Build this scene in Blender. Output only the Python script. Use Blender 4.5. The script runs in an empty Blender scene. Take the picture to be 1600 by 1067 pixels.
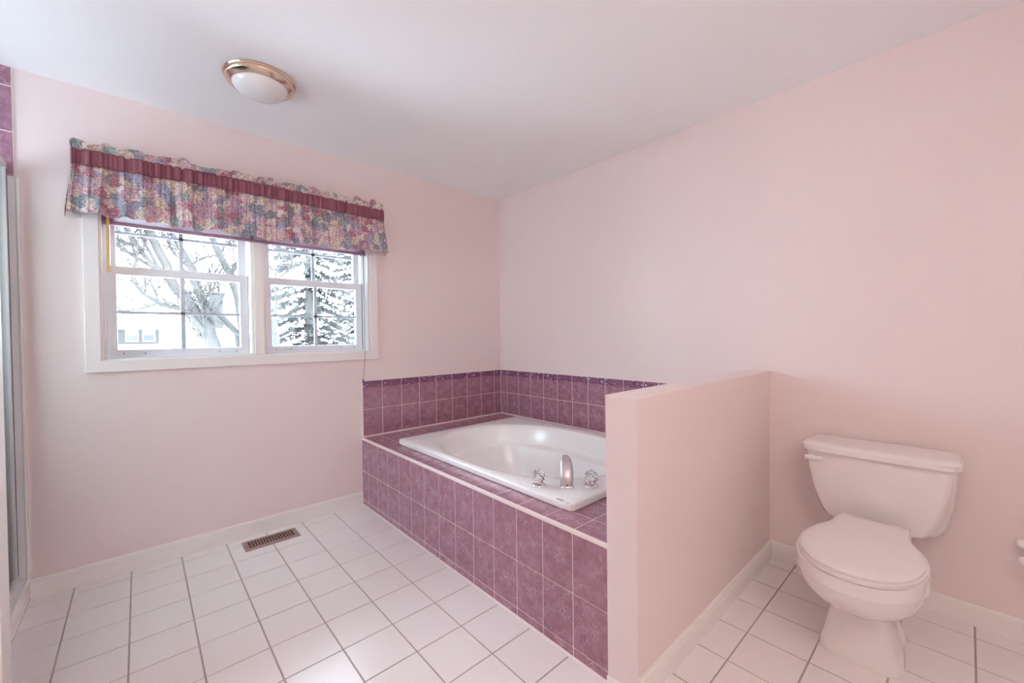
import bpy, bmesh, math, random
from mathutils import Vector, Matrix

scene = bpy.context.scene
COL = scene.collection
PI = math.pi
random.seed(7)

# ------------------------------------------------------------------ camera
F_PX, YAW, PITCH, ROLL = 644.24, 0.835138, -0.0144564, -0.0120251
CAM = Vector((-2.49213, -2.91463, 1.19677))
fwd = Vector((math.cos(YAW) * math.cos(PITCH), math.sin(YAW) * math.cos(PITCH), math.sin(PITCH)))
rgt = Vector((math.sin(YAW), -math.cos(YAW), 0.0))
upv = rgt.cross(fwd)
r2 = math.cos(ROLL) * rgt + math.sin(ROLL) * upv
u2 = -math.sin(ROLL) * rgt + math.cos(ROLL) * upv
cam_data = bpy.data.cameras.new('camera')
cam_data.sensor_fit = 'HORIZONTAL'
cam_data.sensor_width = 36.0
cam_data.lens = F_PX * 36.0 / 1600.0
cam_data.clip_start = 0.02
cam_data.clip_end = 500
cam = bpy.data.objects.new('camera', cam_data)
COL.objects.link(cam)
m = Matrix.Identity(4)
for i in range(3):
    m[i][0], m[i][1], m[i][2], m[i][3] = r2[i], u2[i], -fwd[i], CAM[i]
cam.matrix_world = m
scene.camera = cam

# ------------------------------------------------------------------ world, light, exposure
SKY = 21.0
FILL_LAMP = 37.5
world = bpy.data.worlds.new('overcast_sky')
scene.world = world
world.use_nodes = True
bg = world.node_tree.nodes['Background']
bg.inputs['Color'].default_value = (0.765, 0.90, 1.0, 1)
bg.inputs['Strength'].default_value = SKY
vs = scene.view_settings
vs.view_transform = 'Standard'
vs.look = 'None'
vs.exposure = 0.0
vs.gamma = 1.0
vs.use_curve_mapping = False
cy = scene.cycles
cy.max_bounces = 12
cy.diffuse_bounces = 9
cy.glossy_bounces = 4
cy.transmission_bounces = 10
cy.transparent_max_bounces = 12
cy.sample_clamp_indirect = 0.0
cy.caustics_reflective = False
cy.caustics_refractive = False
cy.use_denoising = True
cy.adaptive_threshold = 0.02

# ------------------------------------------------------------------ materials
def newmat(name):
    mt = bpy.data.materials.new(name)
    mt.use_nodes = True
    nt = mt.node_tree
    return mt, nt, nt.nodes['Principled BSDF']

def plain(name, col, rough=0.5, metal=0.0, bump=0.0, bscale=200.0, vary=0.0, coat=0.0, spec=0.5):
    mt, nt, b = newmat(name)
    b.inputs['Base Color'].default_value = (*col, 1)
    b.inputs['Roughness'].default_value = rough
    b.inputs['Metallic'].default_value = metal
    b.inputs['Coat Weight'].default_value = coat
    b.inputs['Specular IOR Level'].default_value = spec
    tc = nt.nodes.new('ShaderNodeTexCoord')
    nz = nt.nodes.new('ShaderNodeTexNoise')
    nz.inputs['Scale'].default_value = bscale
    nz.inputs['Detail'].default_value = 3
    nt.links.new(tc.outputs['Object'], nz.inputs['Vector'])
    if bump:
        bp = nt.nodes.new('ShaderNodeBump')
        bp.inputs['Strength'].default_value = bump
        bp.inputs['Distance'].default_value = 0.002
        nt.links.new(nz.outputs['Fac'], bp.inputs['Height'])
        nt.links.new(bp.outputs['Normal'], b.inputs['Normal'])
    if vary:
        mx = nt.nodes.new('ShaderNodeMix'); mx.data_type = 'RGBA'
        mx.inputs['A'].default_value = (*[c * (1 - vary) for c in col], 1)
        mx.inputs['B'].default_value = (*[min(1, c * (1 + vary)) for c in col], 1)
        nt.links.new(nz.outputs['Fac'], mx.inputs['Factor'])
        nt.links.new(mx.outputs['Result'], b.inputs['Base Color'])
    return mt

def ramp(nt, stops, interp='LINEAR'):
    r = nt.nodes.new('ShaderNodeValToRGB')
    r.color_ramp.interpolation = interp
    els = r.color_ramp.elements
    while len(els) > 1:
        els.remove(els[-1])
    els[0].position, els[0].color = stops[0][0], (*stops[0][1], 1)
    for p, c in stops[1:]:
        e = els.new(p); e.color = (*c, 1)
    return r

def math_node(nt, op, a=None, b=None, clamp=False):
    n = nt.nodes.new('ShaderNodeMath'); n.operation = op; n.use_clamp = clamp
    for i, v in enumerate((a, b)):
        if v is None: continue
        if isinstance(v, (int, float)): n.inputs[i].default_value = v
        else: nt.links.new(v, n.inputs[i])
    return n.outputs[0]

WALL_PINK = (0.815, 0.715, 0.705)
M = {}
M['wall'] = plain('pink_wall_paint', WALL_PINK, 0.42, bump=0.03, bscale=160, spec=0.35)
M['ceiling'] = plain('ceiling_white_paint', (0.89, 0.89, 0.90), 0.8, bump=0.04, bscale=120)
M['white_paint'] = plain('white_trim_paint', (0.84, 0.82, 0.80), 0.35)
M['casing'] = plain('warm_white_casing_paint', (0.84, 0.81, 0.80), 0.4)
M['vinyl'] = plain('white_window_vinyl', (0.80, 0.85, 0.90), 0.35)
def add_translucent(mt, fac):
    nt = mt.node_tree; b = nt.nodes['Principled BSDF']
    tr = nt.nodes.new('ShaderNodeBsdfTranslucent'); tr.inputs['Color'].default_value = b.inputs['Base Color'].default_value
    ms = nt.nodes.new('ShaderNodeMixShader'); ms.inputs[0].default_value = fac
    nt.links.new(b.outputs[0], ms.inputs[1]); nt.links.new(tr.outputs[0], ms.inputs[2])
    nt.links.new(ms.outputs[0], nt.nodes['Material Output'].inputs['Surface'])
M['muntin'] = plain('thin_white_grille_vinyl', (0.80, 0.85, 0.90), 0.4)
add_translucent(M['muntin'], 0.09)
M['gap'] = plain('dark_gasket', (0.12, 0.13, 0.15), 0.6)
M['grout_floor'] = plain('floor_grout', (0.42, 0.365, 0.35), 0.9, vary=0.12, bscale=40)
M['grout_tub'] = plain('tub_grout', (0.86, 0.74, 0.76), 0.7)
M['caulk'] = plain('white_caulk', (0.84, 0.74, 0.74), 0.4)
M['porcelain'] = plain('white_porcelain', (0.83, 0.80, 0.79), 0.12, coat=0.3)
M['seat'] = plain('white_seat_plastic', (0.82, 0.78, 0.78), 0.22)
M['acrylic'] = plain('white_acrylic', (0.88, 0.88, 0.89), 0.20, coat=0.15)
M['chrome'] = plain('chrome', (0.80, 0.80, 0.82), 0.12, 1.0)
M['satin'] = plain('worn_chrome_spout', (0.66, 0.62, 0.64), 0.38, 1.0)
M['alu'] = plain('brushed_aluminium', (0.72, 0.74, 0.76), 0.38, 0.55)
M['brass'] = plain('polished_brass', (0.84, 0.70, 0.56), 0.18, 1.0)
M['opal'] = plain('opal_glass_shade', (0.84, 0.83, 0.83), 0.15)
M['register'] = plain('brown_register_metal', (0.37, 0.265, 0.24), 0.45, 0.3)
M['slot_shade'] = plain('register_slot_shade', (0.10, 0.055, 0.045), 0.8)
M['band'] = plain('mauve_band_fabric', (0.28, 0.095, 0.13), 0.85, bump=0.15, bscale=900, vary=0.12)
M['blind'] = plain('mauve_blind_vinyl', (0.42, 0.24, 0.33), 0.45)
M['wand'] = plain('amber_plastic_wand', (0.85, 0.50, 0.16), 0.25)
M['cord'] = plain('dark_mauve_cord', (0.16, 0.08, 0.10), 0.8)
M['ink'] = plain('black_lettering', (0.03, 0.03, 0.035), 0.5)
M['ink_grey'] = plain('grey_lettering', (0.45, 0.44, 0.45), 0.5)
M['rubber'] = plain('dark_hole', (0.03, 0.03, 0.03), 0.6)
M['plastic_white'] = plain('white_plastic', (0.85, 0.84, 0.83), 0.3)
M['paper'] = plain('toilet_paper', (0.86, 0.85, 0.83), 0.9)
M['snow'] = plain('snow', (0.86, 0.88, 0.90), 0.9, vary=0.03, bscale=0.6)
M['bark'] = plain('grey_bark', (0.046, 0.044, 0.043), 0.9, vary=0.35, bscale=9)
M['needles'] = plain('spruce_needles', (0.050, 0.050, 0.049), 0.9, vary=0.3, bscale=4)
M['brickwall'] = plain('dark_brick_wall', (0.030, 0.028, 0.028), 0.9, vary=0.2, bscale=6)
M['housewhite'] = plain('white_house_trim', (0.8, 0.8, 0.82), 0.6)
M['housepane'] = plain('dim_window_pane', (0.03, 0.034, 0.04), 0.15)
M['chimney'] = plain('pale_brick_chimney', (0.032, 0.030, 0.030), 0.9, vary=0.2, bscale=5)

def mat_floor_tile():
    mt, nt, b = newmat('white_glazed_floor_tile')
    oi = nt.nodes.new('ShaderNodeObjectInfo')
    tc = nt.nodes.new('ShaderNodeTexCoord')
    nz = nt.nodes.new('ShaderNodeTexNoise'); nz.inputs['Scale'].default_value = 260; nz.inputs['Detail'].default_value = 2
    nt.links.new(tc.outputs['Object'], nz.inputs['Vector'])
    r = ramp(nt, [(0.0, (0.82, 0.785, 0.79)), (1.0, (0.86, 0.825, 0.83))])
    f = math_node(nt, 'MULTIPLY', oi.outputs['Random'], 0.55)
    f2 = math_node(nt, 'MULTIPLY', nz.outputs['Fac'], 0.45)
    nt.links.new(math_node(nt, 'ADD', f, f2), r.inputs['Fac'])
    nt.links.new(r.outputs['Color'], b.inputs['Base Color'])
    b.inputs['Roughness'].default_value = 0.24
    bp = nt.nodes.new('ShaderNodeBump'); bp.inputs['Strength'].default_value = 0.05; bp.inputs['Distance'].default_value = 0.001
    nz2 = nt.nodes.new('ShaderNodeTexNoise'); nz2.inputs['Scale'].default_value = 60
    nt.links.new(tc.outputs['Object'], nz2.inputs['Vector'])
    nt.links.new(nz2.outputs['Fac'], bp.inputs['Height']); nt.links.new(bp.outputs['Normal'], b.inputs['Normal'])
    return mt
M['floor_tile'] = mat_floor_tile()

def mat_plum_tile(name, border):
    """Glossy plum tile with pale crackle veins and a small starburst; the border one has a flowered strip at its top."""
    mt, nt, b = newmat(name)
    L = nt.links.new
    tc = nt.nodes.new('ShaderNodeTexCoord')
    oi = nt.nodes.new('ShaderNodeObjectInfo')
    off = nt.nodes.new('ShaderNodeVectorMath'); off.operation = 'MULTIPLY_ADD'
    cmb = nt.nodes.new('ShaderNodeCombineXYZ')
    for i in range(3): L(oi.outputs['Random'], cmb.inputs[i])
    L(cmb.outputs[0], off.inputs[0]); off.inputs[1].default_value = (37, 53, 19); L(tc.outputs['Object'], off.inputs[2])
    nz = nt.nodes.new('ShaderNodeTexNoise'); nz.inputs['Scale'].default_value = 28; nz.inputs['Detail'].default_value = 5
    L(off.outputs[0], nz.inputs['Vector'])
    base = ramp(nt, [(0.3, (0.300, 0.138, 0.200)), (0.7, (0.405, 0.210, 0.285))])
    L(nz.outputs['Fac'], base.inputs['Fac'])
    # veins
    wv = nt.nodes.new('ShaderNodeVectorMath'); wv.operation = 'MULTIPLY_ADD'
    nz3 = nt.nodes.new('ShaderNodeTexNoise'); nz3.inputs['Scale'].default_value = 30; nz3.inputs['Detail'].default_value = 3
    L(off.outputs[0], nz3.inputs['Vector'])
    L(nz3.outputs['Color'], wv.inputs[0]); wv.inputs[1].default_value = (0.03, 0.03, 0.03); L(off.outputs[0], wv.inputs[2])
    vo = nt.nodes.new('ShaderNodeTexVoronoi'); vo.feature = 'DISTANCE_TO_EDGE'; vo.inputs['Scale'].default_value = 40
    L(wv.outputs[0], vo.inputs['Vector'])
    vein = nt.nodes.new('ShaderNodeMapRange'); vein.inputs['From Min'].default_value = 0.0; vein.inputs['From Max'].default_value = 0.09
    vein.inputs['To Min'].default_value = 1.0; vein.inputs['To Max'].default_value = 0.0
    L(vo.outputs['Distance'], vein.inputs['Value'])
    msk = nt.nodes.new('ShaderNodeMapRange'); msk.inputs['From Min'].default_value = 0.45; msk.inputs['From Max'].default_value = 0.7
    L(nz3.outputs['Fac'], msk.inputs['Value'])
    v1 = math_node(nt, 'MULTIPLY', vein.outputs[0], msk.outputs[0])
    # starburst a little above the middle
    sep = nt.nodes.new('ShaderNodeSeparateXYZ'); L(tc.outputs['Object'], sep.inputs[0])
    sx = math_node(nt, 'ADD', sep.outputs[0], -0.012)
    sy = math_node(nt, 'ADD', sep.outputs[1], -0.006)
    ang = math_node(nt, 'ARCTAN2', sy, sx)
    nang = math_node(nt, 'ADD', math_node(nt, 'MULTIPLY', ang, 3.5), math_node(nt, 'MULTIPLY', nz3.outputs['Fac'], 14.0))
    ray = math_node(nt, 'POWER', math_node(nt, 'ABSOLUTE', math_node(nt, 'SINE', nang)), 6.0)
    rad = math_node(nt, 'SQRT', math_node(nt, 'ADD', math_node(nt, 'MULTIPLY', sx, sx), math_node(nt, 'MULTIPLY', sy, sy)))
    fall = nt.nodes.new('ShaderNodeMapRange'); fall.inputs['From Min'].default_value = 0.004; fall.inputs['From Max'].default_value = 0.042
    fall.inputs['To Min'].default_value = 1.0; fall.inputs['To Max'].default_value = 0.0
    L(rad, fall.inputs['Value'])
    star = math_node(nt, 'MULTIPLY', math_node(nt, 'MULTIPLY', ray, fall.outputs[0]), math_node(nt, 'MULTIPLY', nz.outputs['Fac'], 1.8))
    v = math_node(nt, 'ADD', math_node(nt, 'MULTIPLY', v1, 0.60), math_node(nt, 'MULTIPLY', star, 0.55), clamp=True)
    mx = nt.nodes.new('ShaderNodeMix'); mx.data_type = 'RGBA'
    mx.inputs['B'].default_value = (0.68, 0.52, 0.60, 1)
    L(v, mx.inputs['Factor']); L(base.outputs['Color'], mx.inputs['A'])
    col = mx.outputs['Result']
    if border:
        vf = nt.nodes.new('ShaderNodeTexVoronoi'); vf.inputs['Scale'].default_value = 34
        L(off.outputs[0], vf.inputs['Vector'])
        nb = nt.nodes.new('ShaderNodeTexNoise'); nb.inputs['Scale'].default_value = 45; nb.inputs['Detail'].default_value = 2
        L(off.outputs[0], nb.inputs['Vector'])
        s = math_node(nt, 'ADD', math_node(nt, 'MULTIPLY', vf.outputs['Distance'], 0.9), math_node(nt, 'MULTIPLY', nb.outputs['Fac'], 0.6))
        rb = ramp(nt, [(0.38, (0.62, 0.48, 0.62)), (0.52, (0.36, 0.20, 0.34)), (0.66, (0.12, 0.045, 0.11)), (0.90, (0.26, 0.12, 0.20))])
        L(s, rb.inputs['Fac'])
        edge = math_node(nt, 'ADD', sep.outputs[1], math_node(nt, 'MULTIPLY', nb.outputs['Fac'], 0.016))
        inb = math_node(nt, 'GREATER_THAN', edge, 0.062)
        m2 = nt.nodes.new('ShaderNodeMix'); m2.data_type = 'RGBA'
        L(inb, m2.inputs['Factor']); L(col, m2.inputs['A']); L(rb.outputs['Color'], m2.inputs['B'])
        col = m2.outputs['Result']
        bp = nt.nodes.new('ShaderNodeBump'); bp.inputs['Strength'].default_value = 0.2; bp.inputs['Distance'].default_value = 0.002
        L(math_node(nt, 'MULTIPLY', inb, s), bp.inputs['Height']); L(bp.outputs['Normal'], b.inputs['Normal'])
    L(col, b.inputs['Base Color'])
    b.inputs['Roughness'].default_value = 0.08
    b.inputs['Specular IOR Level'].default_value = 0.6
    return mt
M['plum'] = mat_plum_tile('plum_glazed_tile', False)
M['plum_border'] = mat_plum_tile('plum_glazed_tile_with_flower_border', True)

def mat_floral():
    mt, nt, b = newmat('floral_valance_fabric')
    L = nt.links.new
    tc = nt.nodes.new('ShaderNodeTexCoord')
    nz = nt.nodes.new('ShaderNodeTexNoise'); nz.inputs['Scale'].default_value = 22; nz.inputs['Detail'].default_value = 4
    L(tc.outputs['Object'], nz.inputs['Vector'])
    wv = nt.nodes.new('ShaderNodeVectorMath'); wv.operation = 'MULTIPLY_ADD'
    L(nz.outputs['Color'], wv.inputs[0]); wv.inputs[1].default_value = (0.07, 0.07, 0.07); L(tc.outputs['Object'], wv.inputs[2])
    vo = nt.nodes.new('ShaderNodeTexVoronoi'); vo.inputs['Scale'].default_value = 24
    L(wv.outputs[0], vo.inputs['Vector'])
    sp = nt.nodes.new('ShaderNodeSeparateColor'); L(vo.outputs['Color'], sp.inputs[0])
    pal = ramp(nt, [(0.0, (0.52, 0.27, 0.33)), (0.11, (0.68, 0.50, 0.53)), (0.26, (0.72, 0.64, 0.56)), (0.38, (0.34, 0.37, 0.42)),
                    (0.48, (0.60, 0.44, 0.52)), (0.60, (0.44, 0.43, 0.54)), (0.70, (0.72, 0.60, 0.60)), (0.82, (0.40, 0.46, 0.46)), (0.90, (0.76, 0.70, 0.67))], 'CONSTANT')
    L(sp.outputs[0], pal.inputs['Fac'])
    vp = nt.nodes.new('ShaderNodeTexVoronoi'); vp.inputs['Scale'].default_value = 95
    L(wv.outputs[0], vp.inputs['Vector'])
    pet = ramp(nt, [(0.05, (0.30, 0.24, 0.30)), (0.30, (0.95, 0.93, 0.92)), (0.75, (1.25, 1.2, 1.15))])
    L(vp.outputs['Distance'], pet.inputs['Fac'])
    n2 = nt.nodes.new('ShaderNodeTexNoise'); n2.inputs['Scale'].default_value = 120; n2.inputs['Detail'].default_value = 5
    L(tc.outputs['Object'], n2.inputs['Vector'])
    dk = ramp(nt, [(0.36, (0.42, 0.36, 0.44)), (0.50, (1, 1, 1)), (0.68, (1.5, 1.4, 1.35))])
    L(n2.outputs['Fac'], dk.inputs['Fac'])
    m1 = nt.nodes.new('ShaderNodeMix'); m1.data_type = 'RGBA'; m1.blend_type = 'MULTIPLY'; m1.inputs['Factor'].default_value = 0.55
    L(pal.outputs['Color'], m1.inputs['A']); L(pet.outputs['Color'], m1.inputs['B'])
    m2 = nt.nodes.new('ShaderNodeMix'); m2.data_type = 'RGBA'; m2.blend_type = 'MULTIPLY'; m2.inputs['Factor'].default_value = 0.70
    L(m1.outputs['Result'], m2.inputs['A']); L(dk.outputs['Color'], m2.inputs['B'])
    m2.clamp_result = True
    L(m2.outputs['Result'], b.inputs['Base Color'])
    b.inputs['Roughness'].default_value = 0.85
    tr = nt.nodes.new('ShaderNodeBsdfTranslucent'); L(m2.outputs['Result'], tr.inputs['Color'])
    ms = nt.nodes.new('ShaderNodeMixShader'); ms.inputs[0].default_value = 0.30
    L(b.outputs[0], ms.inputs[1]); L(tr.outputs[0], ms.inputs[2])
    L(ms.outputs[0], nt.nodes['Material Output'].inputs['Surface'])
    return mt
M['floral'] = mat_floral()

def mat_pane(name, tint, refl):
    """A thin flat pane: straight-through light plus a mirror reflection that grows at grazing angles."""
    mt, nt, b = newmat(name)
    nt.nodes.remove(b)
    tr = nt.nodes.new('ShaderNodeBsdfTransparent'); tr.inputs['Color'].default_value = (*tint, 1)
    gl = nt.nodes.new('ShaderNodeBsdfGlossy'); gl.inputs['Roughness'].default_value = 0.02
    fr = nt.nodes.new('ShaderNodeFresnel'); fr.inputs['IOR'].default_value = 1.35
    ms = nt.nodes.new('ShaderNodeMixShader')
    nt.links.new(math_node(nt, 'MULTIPLY', fr.outputs[0], refl), ms.inputs[0])
    nt.links.new(tr.outputs[0], ms.inputs[1]); nt.links.new(gl.outputs[0], ms.inputs[2])
    nt.links.new(ms.outputs[0], nt.nodes['Material Output'].inputs['Surface'])
    return mt
M['pane'] = mat_pane('window_glass', (0.97, 0.98, 0.98), 1.0)
M['shower_glass'] = mat_pane('shower_glass', (0.90, 0.95, 0.94), 1.0)

def mat_crystal():
    mt, nt, b = newmat('clear_crystal_acrylic')
    b.inputs['Transmission Weight'].default_value = 1.0
    b.inputs['IOR'].default_value = 1.45
    b.inputs['Roughness'].default_value = 0.02
    b.inputs['Base Color'].default_value = (0.97, 0.97, 0.98, 1)
    return mt
M['crystal'] = mat_crystal()

def mat_bulb():
    mt, nt, b = newmat('lit_fill_globe')  # glow of the unseen light bar added as fill
    b.inputs['Base Color'].default_value = (0.9, 0.88, 0.85, 1)
    b.inputs['Emission Color'].default_value = (1.0, 0.86, 0.75, 1)
    b.inputs['Emission Strength'].default_value = FILL_LAMP
    return mt
M['bulb'] = mat_bulb()

# ------------------------------------------------------------------ mesh helpers
class MB:
    def __init__(self):
        self.v, self.f = [], []
    def box(self, x0, x1, y0, y1, z0, z1):
        b = len(self.v)
        x0, x1 = min(x0, x1), max(x0, x1); y0, y1 = min(y0, y1), max(y0, y1); z0, z1 = min(z0, z1), max(z0, z1)
        self.v += [(x, y, z) for z in (z0, z1) for y in (y0, y1) for x in (x0, x1)]
        for q in ((0, 2, 3, 1), (4, 5, 7, 6), (0, 1, 5, 4), (2, 6, 7, 3), (0, 4, 6, 2), (1, 3, 7, 5)):
            self.f.append(tuple(b + i for i in q))
        return self
    def loft(self, rings, cap0=True, cap1=True):
        b = len(self.v); n = len(rings[0])
        for r in rings: self.v += [tuple(p) for p in r]
        for k in range(len(rings) - 1):
            for i in range(n):
                j = (i + 1) % n
                self.f.append((b + k * n + i, b + k * n + j, b + (k + 1) * n + j, b + (k + 1) * n + i))
        if cap0: self.f.append(tuple(b + i for i in reversed(range(n))))
        if cap1: self.f.append(tuple(b + (len(rings) - 1) * n + i for i in range(n)))
        return self
    def tube(self, pts, radii, n=8):
        pts = [Vector(p) for p in pts]
        if not isinstance(radii, (list, tuple)): radii = [radii] * len(pts)
        rings = []
        prev = None
        for i, p in enumerate(pts):
            d = (pts[min(i + 1, len(pts) - 1)] - pts[max(i - 1, 0)]).normalized()
            if prev is None:
                a = d.cross(Vector((0, 0, 1)))
                if a.length < 1e-3: a = d.cross(Vector((1, 0, 0)))
            else:
                a = prev - d * prev.dot(d)
            a.normalize(); prev = a
            c = d.cross(a)
            rings.append([p + radii[i] * (math.cos(2 * PI * k / n) * a + math.sin(2 * PI * k / n) * c) for k in range(n)])
        return self.loft(rings)
    def lathe(self, prof, center, n=32, axis=Vector((0, 0, 1))):
        """prof: (radius, height along axis) list"""
        axis = axis.normalized()
        a = axis.cross(Vector((1, 0, 0)))
        if a.length < 1e-3: a = axis.cross(Vector((0, 1, 0)))
        a.normalize(); c = axis.cross(a); ctr = Vector(center)
        rings = [[ctr + axis * h + r * (math.cos(2 * PI * k / n) * a + math.sin(2 * PI * k / n) * c) for k in range(n)] for r, h in prof]
        return self.loft(rings)
    def quad(self, a, b, c, d):
        i = len(self.v); self.v += [tuple(a), tuple(b), tuple(c), tuple(d)]; self.f.append((i, i + 1, i + 2, i + 3)); return self
    def grid(self, fn, nu, nv):
        b = len(self.v)
        for j in range(nv + 1):
            for i in range(nu + 1): self.v.append(tuple(fn(i / nu, j / nv)))
        for j in range(nv):
            for i in range(nu):
                q = b + j * (nu + 1) + i
                self.f.append((q, q + 1, q + nu + 2, q + nu + 1))
        return self
    def mesh(self, name, mat, smooth=False, bevel=0.0, seg=2, fix=True):
        me = bpy.data.meshes.new(name)
        me.from_pydata(self.v, [], self.f)
        if fix or bevel:
            bm = bmesh.new(); bm.from_mesh(me)
            if fix: bmesh.ops.recalc_face_normals(bm, faces=bm.faces)
            if bevel:
                es = [e for e in bm.edges if len(e.link_faces) == 2 and e.calc_face_angle(0) > 0.5]
                bmesh.ops.bevel(bm, geom=es, offset=bevel, segments=seg, affect='EDGES', profile=0.6, clamp_overlap=True)
            bm.to_mesh(me); bm.free()
        if mat is not None: me.materials.append(M[mat] if isinstance(mat, str) else mat)
        if smooth:
            me.polygons.foreach_set('use_smooth', [True] * len(me.polygons))
            me.set_sharp_from_angle(angle=math.radians(38))
        return me

def link(name, me, parent=None):
    o = bpy.data.objects.new(name, me)
    COL.objects.link(o)
    if parent is not None:
        o.parent = parent
        # a root Empty stands at its thing's base, parts sit at the world origin: mesh data stays in room coordinates
        o.matrix_parent_inverse = Matrix.Translation(-parent.location)
    return o

def build(name, mb, mat, parent=None, **kw):
    return link(name, mb.mesh(name, mat, **kw), parent)

def thing(name, label, cat, loc, group=None):
    o = bpy.data.objects.new(name, None)
    COL.objects.link(o)
    o.location = loc
    o.empty_display_size = 0.05
    return tag(o, label, cat, group)

def tag(o, label, cat, group=None):
    o['label'] = label; o['category'] = cat
    if group: o['group'] = group
    return o

def struct(o, label, cat):
    o['kind'] = 'structure'
    return tag(o, label, cat)

_tiles = {}
def tile_mesh(w, h, t, bev, mat, name='tile'):
    key = (round(w, 4), round(h, 4), t, bev, mat)
    if key not in _tiles:
        mb = MB()
        rings = []
        for z, ins in ((0, 0), (t - bev, 0), (t - bev * 0.3, bev * 0.3), (t, bev)):
            a, c = w / 2 - ins, h / 2 - ins
            rings.append([(-a, -c, z), (a, -c, z), (a, c, z), (-a, c, z)])
        mb.loft(rings, cap0=False)
        me = mb.mesh(name, mat, fix=False)
        _tiles[key] = me
    return _tiles[key]

def put_tile(parent, w, h, t, bev, mat, loc, rot=(0, 0, 0)):
    o = link('tile', tile_mesh(w, h, t, bev, mat), parent)
    o.location = loc; o.rotation_euler = rot
    return o

ROT_BACK = (PI / 2, 0, 0)
ROT_RIGHT = (PI / 2, 0, -PI / 2)

# ------------------------------------------------------------------ room dimensions
H = 2.44
XL, XS = -3.85, -2.885          # far left wall, shower front
YR = -3.70                      # rear wall
HWX, HW0, HW1, HWZ = -1.322, -2.090, -2.207, 0.993   # half wall
# window opening
WX0, WX1, WZ0, WZ1 = -2.630, -1.252, 1.092, 2.000

# ------------------------------------------------------------------ structure
floor = struct(build('floor', MB().box(XL, 0, YR, 0, -0.12, -0.0025), 'grout_floor'), 'pale square ceramic tile floor with brown grout', 'floor')
ceiling = struct(build('ceiling', MB().box(XL - 0.1, 0.1, YR - 0.1, 0.16, H, H + 0.1), 'ceiling'), 'plain white painted ceiling', 'ceiling')
mb = MB()
mb.box(XL - 0.1, WX0, 0, 0.16, -0.12, H).box(WX1, 0.1, 0, 0.16, -0.12, H).box(WX0, WX1, 0, 0.16, -0.12, WZ0).box(WX0, WX1, 0, 0.16, WZ1, H)
wall_back = struct(build('wall_back', mb, 'wall'), 'pink painted wall holding the double window', 'wall')
wall_right = struct(build('wall_right', MB().box(0, 0.12, YR - 0.1, 0, -0.12, H), 'wall'), 'long pink painted wall behind the bathtub and toilet', 'wall')
SW = (-0.80, -0.12, 1.10, 2.06)      # opening of the unseen window added for fill daylight: y0, y1, z0, z1
mb = MB().box(XL - 0.1, XL, YR - 0.1, SW[0], -0.12, H).box(XL - 0.1, XL, SW[1], 0, -0.12, H).box(XL - 0.1, XL, SW[0], SW[1], -0.12, SW[2]).box(XL - 0.1, XL, SW[0], SW[1], SW[3], H)
wall_left = struct(build('wall_left', mb, 'wall'), 'pink painted wall beyond the shower stall', 'wall')
wall_rear = struct(build('wall_rear', MB().box(XL, 0, YR - 0.1, YR, -0.12, H), 'wall'), 'pink painted wall facing the window', 'wall')
PX, PY0, PY1 = -2.805, -0.915, -1.015
wall_shower = struct(build('wall_shower', MB().box(XL, PX - 0.012, PY1, PY0, 0, H), 'wall'), 'pink stub wall closing the shower stall', 'wall')
trim_shower = struct(build('trim_1', MB().box(PX - 0.012, PX, PY1 - 0.012, PY0 + 0.003, 0, H), 'white_paint', bevel=0.003), 'white board capping the end of the stub wall', 'trim')
mb = MB().box(HWX, 0, HW1, HW0, 0, HWZ)
wall_half = struct(build('wall_half', mb, 'wall', bevel=0.004), 'pink half-height partition between bathtub and toilet', 'wall')

# floor tiles: those the camera sees are parts of their own, the others one part
PXT, PYT, FX0, FY0 = 0.2032, 0.2035, -2.745, -0.0885
def visible_floor(x, y):
    d = Vector((x, y, 0)) - CAM
    zf = d.dot(fwd)
    if zf < 0.05: return False
    u, v = 800 + F_PX * d.dot(r2) / zf, 533.5 - F_PX * d.dot(u2) / zf
    return -60 < u < 1660 and v < 1130
xs = [FX0 + PXT * k for k in range(-6, 15)]
ys = [FY0 - PYT * k for k in range(-1, 23)]
rest = MB()
GX, GY = 0.0054, 0.0052
for i in range(len(xs) - 1):
    for j in range(len(ys) - 1):
        x0, x1 = max(xs[i] + GX / 2, XL), min(xs[i + 1] - GX / 2, 0)
        y1, y0 = min(ys[j] - GY / 2, 0), max(ys[j + 1] + GY / 2, YR)
        if x1 - x0 < 0.01 or y1 - y0 < 0.01: continue
        if x0 > HWX and y0 > HW0 - 0.02: continue          # under the tub platform
        if x1 > HWX and y1 > HW0: x1 = min(x1, HWX + 0.01)  # tile cut along the tub front
        if x1 < XS - 0.02 and y0 > PY1: continue           # under the shower
        cxm, cym = (x0 + x1) / 2, (y0 + y1) / 2
        if visible_floor(cxm, cym) and not (x1 < PX and y1 < PY0):
            put_tile(floor, x1 - x0, y1 - y0, 0.0025, 0.0012, 'floor_tile', (cxm, cym, -0.0025))
        else:
            rest.box(x0, x1, y0, y1, -0.0025, 0.0)
o = build('tile_field', rest, 'floor_tile', floor); o['kind'] = 'stuff'

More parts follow.
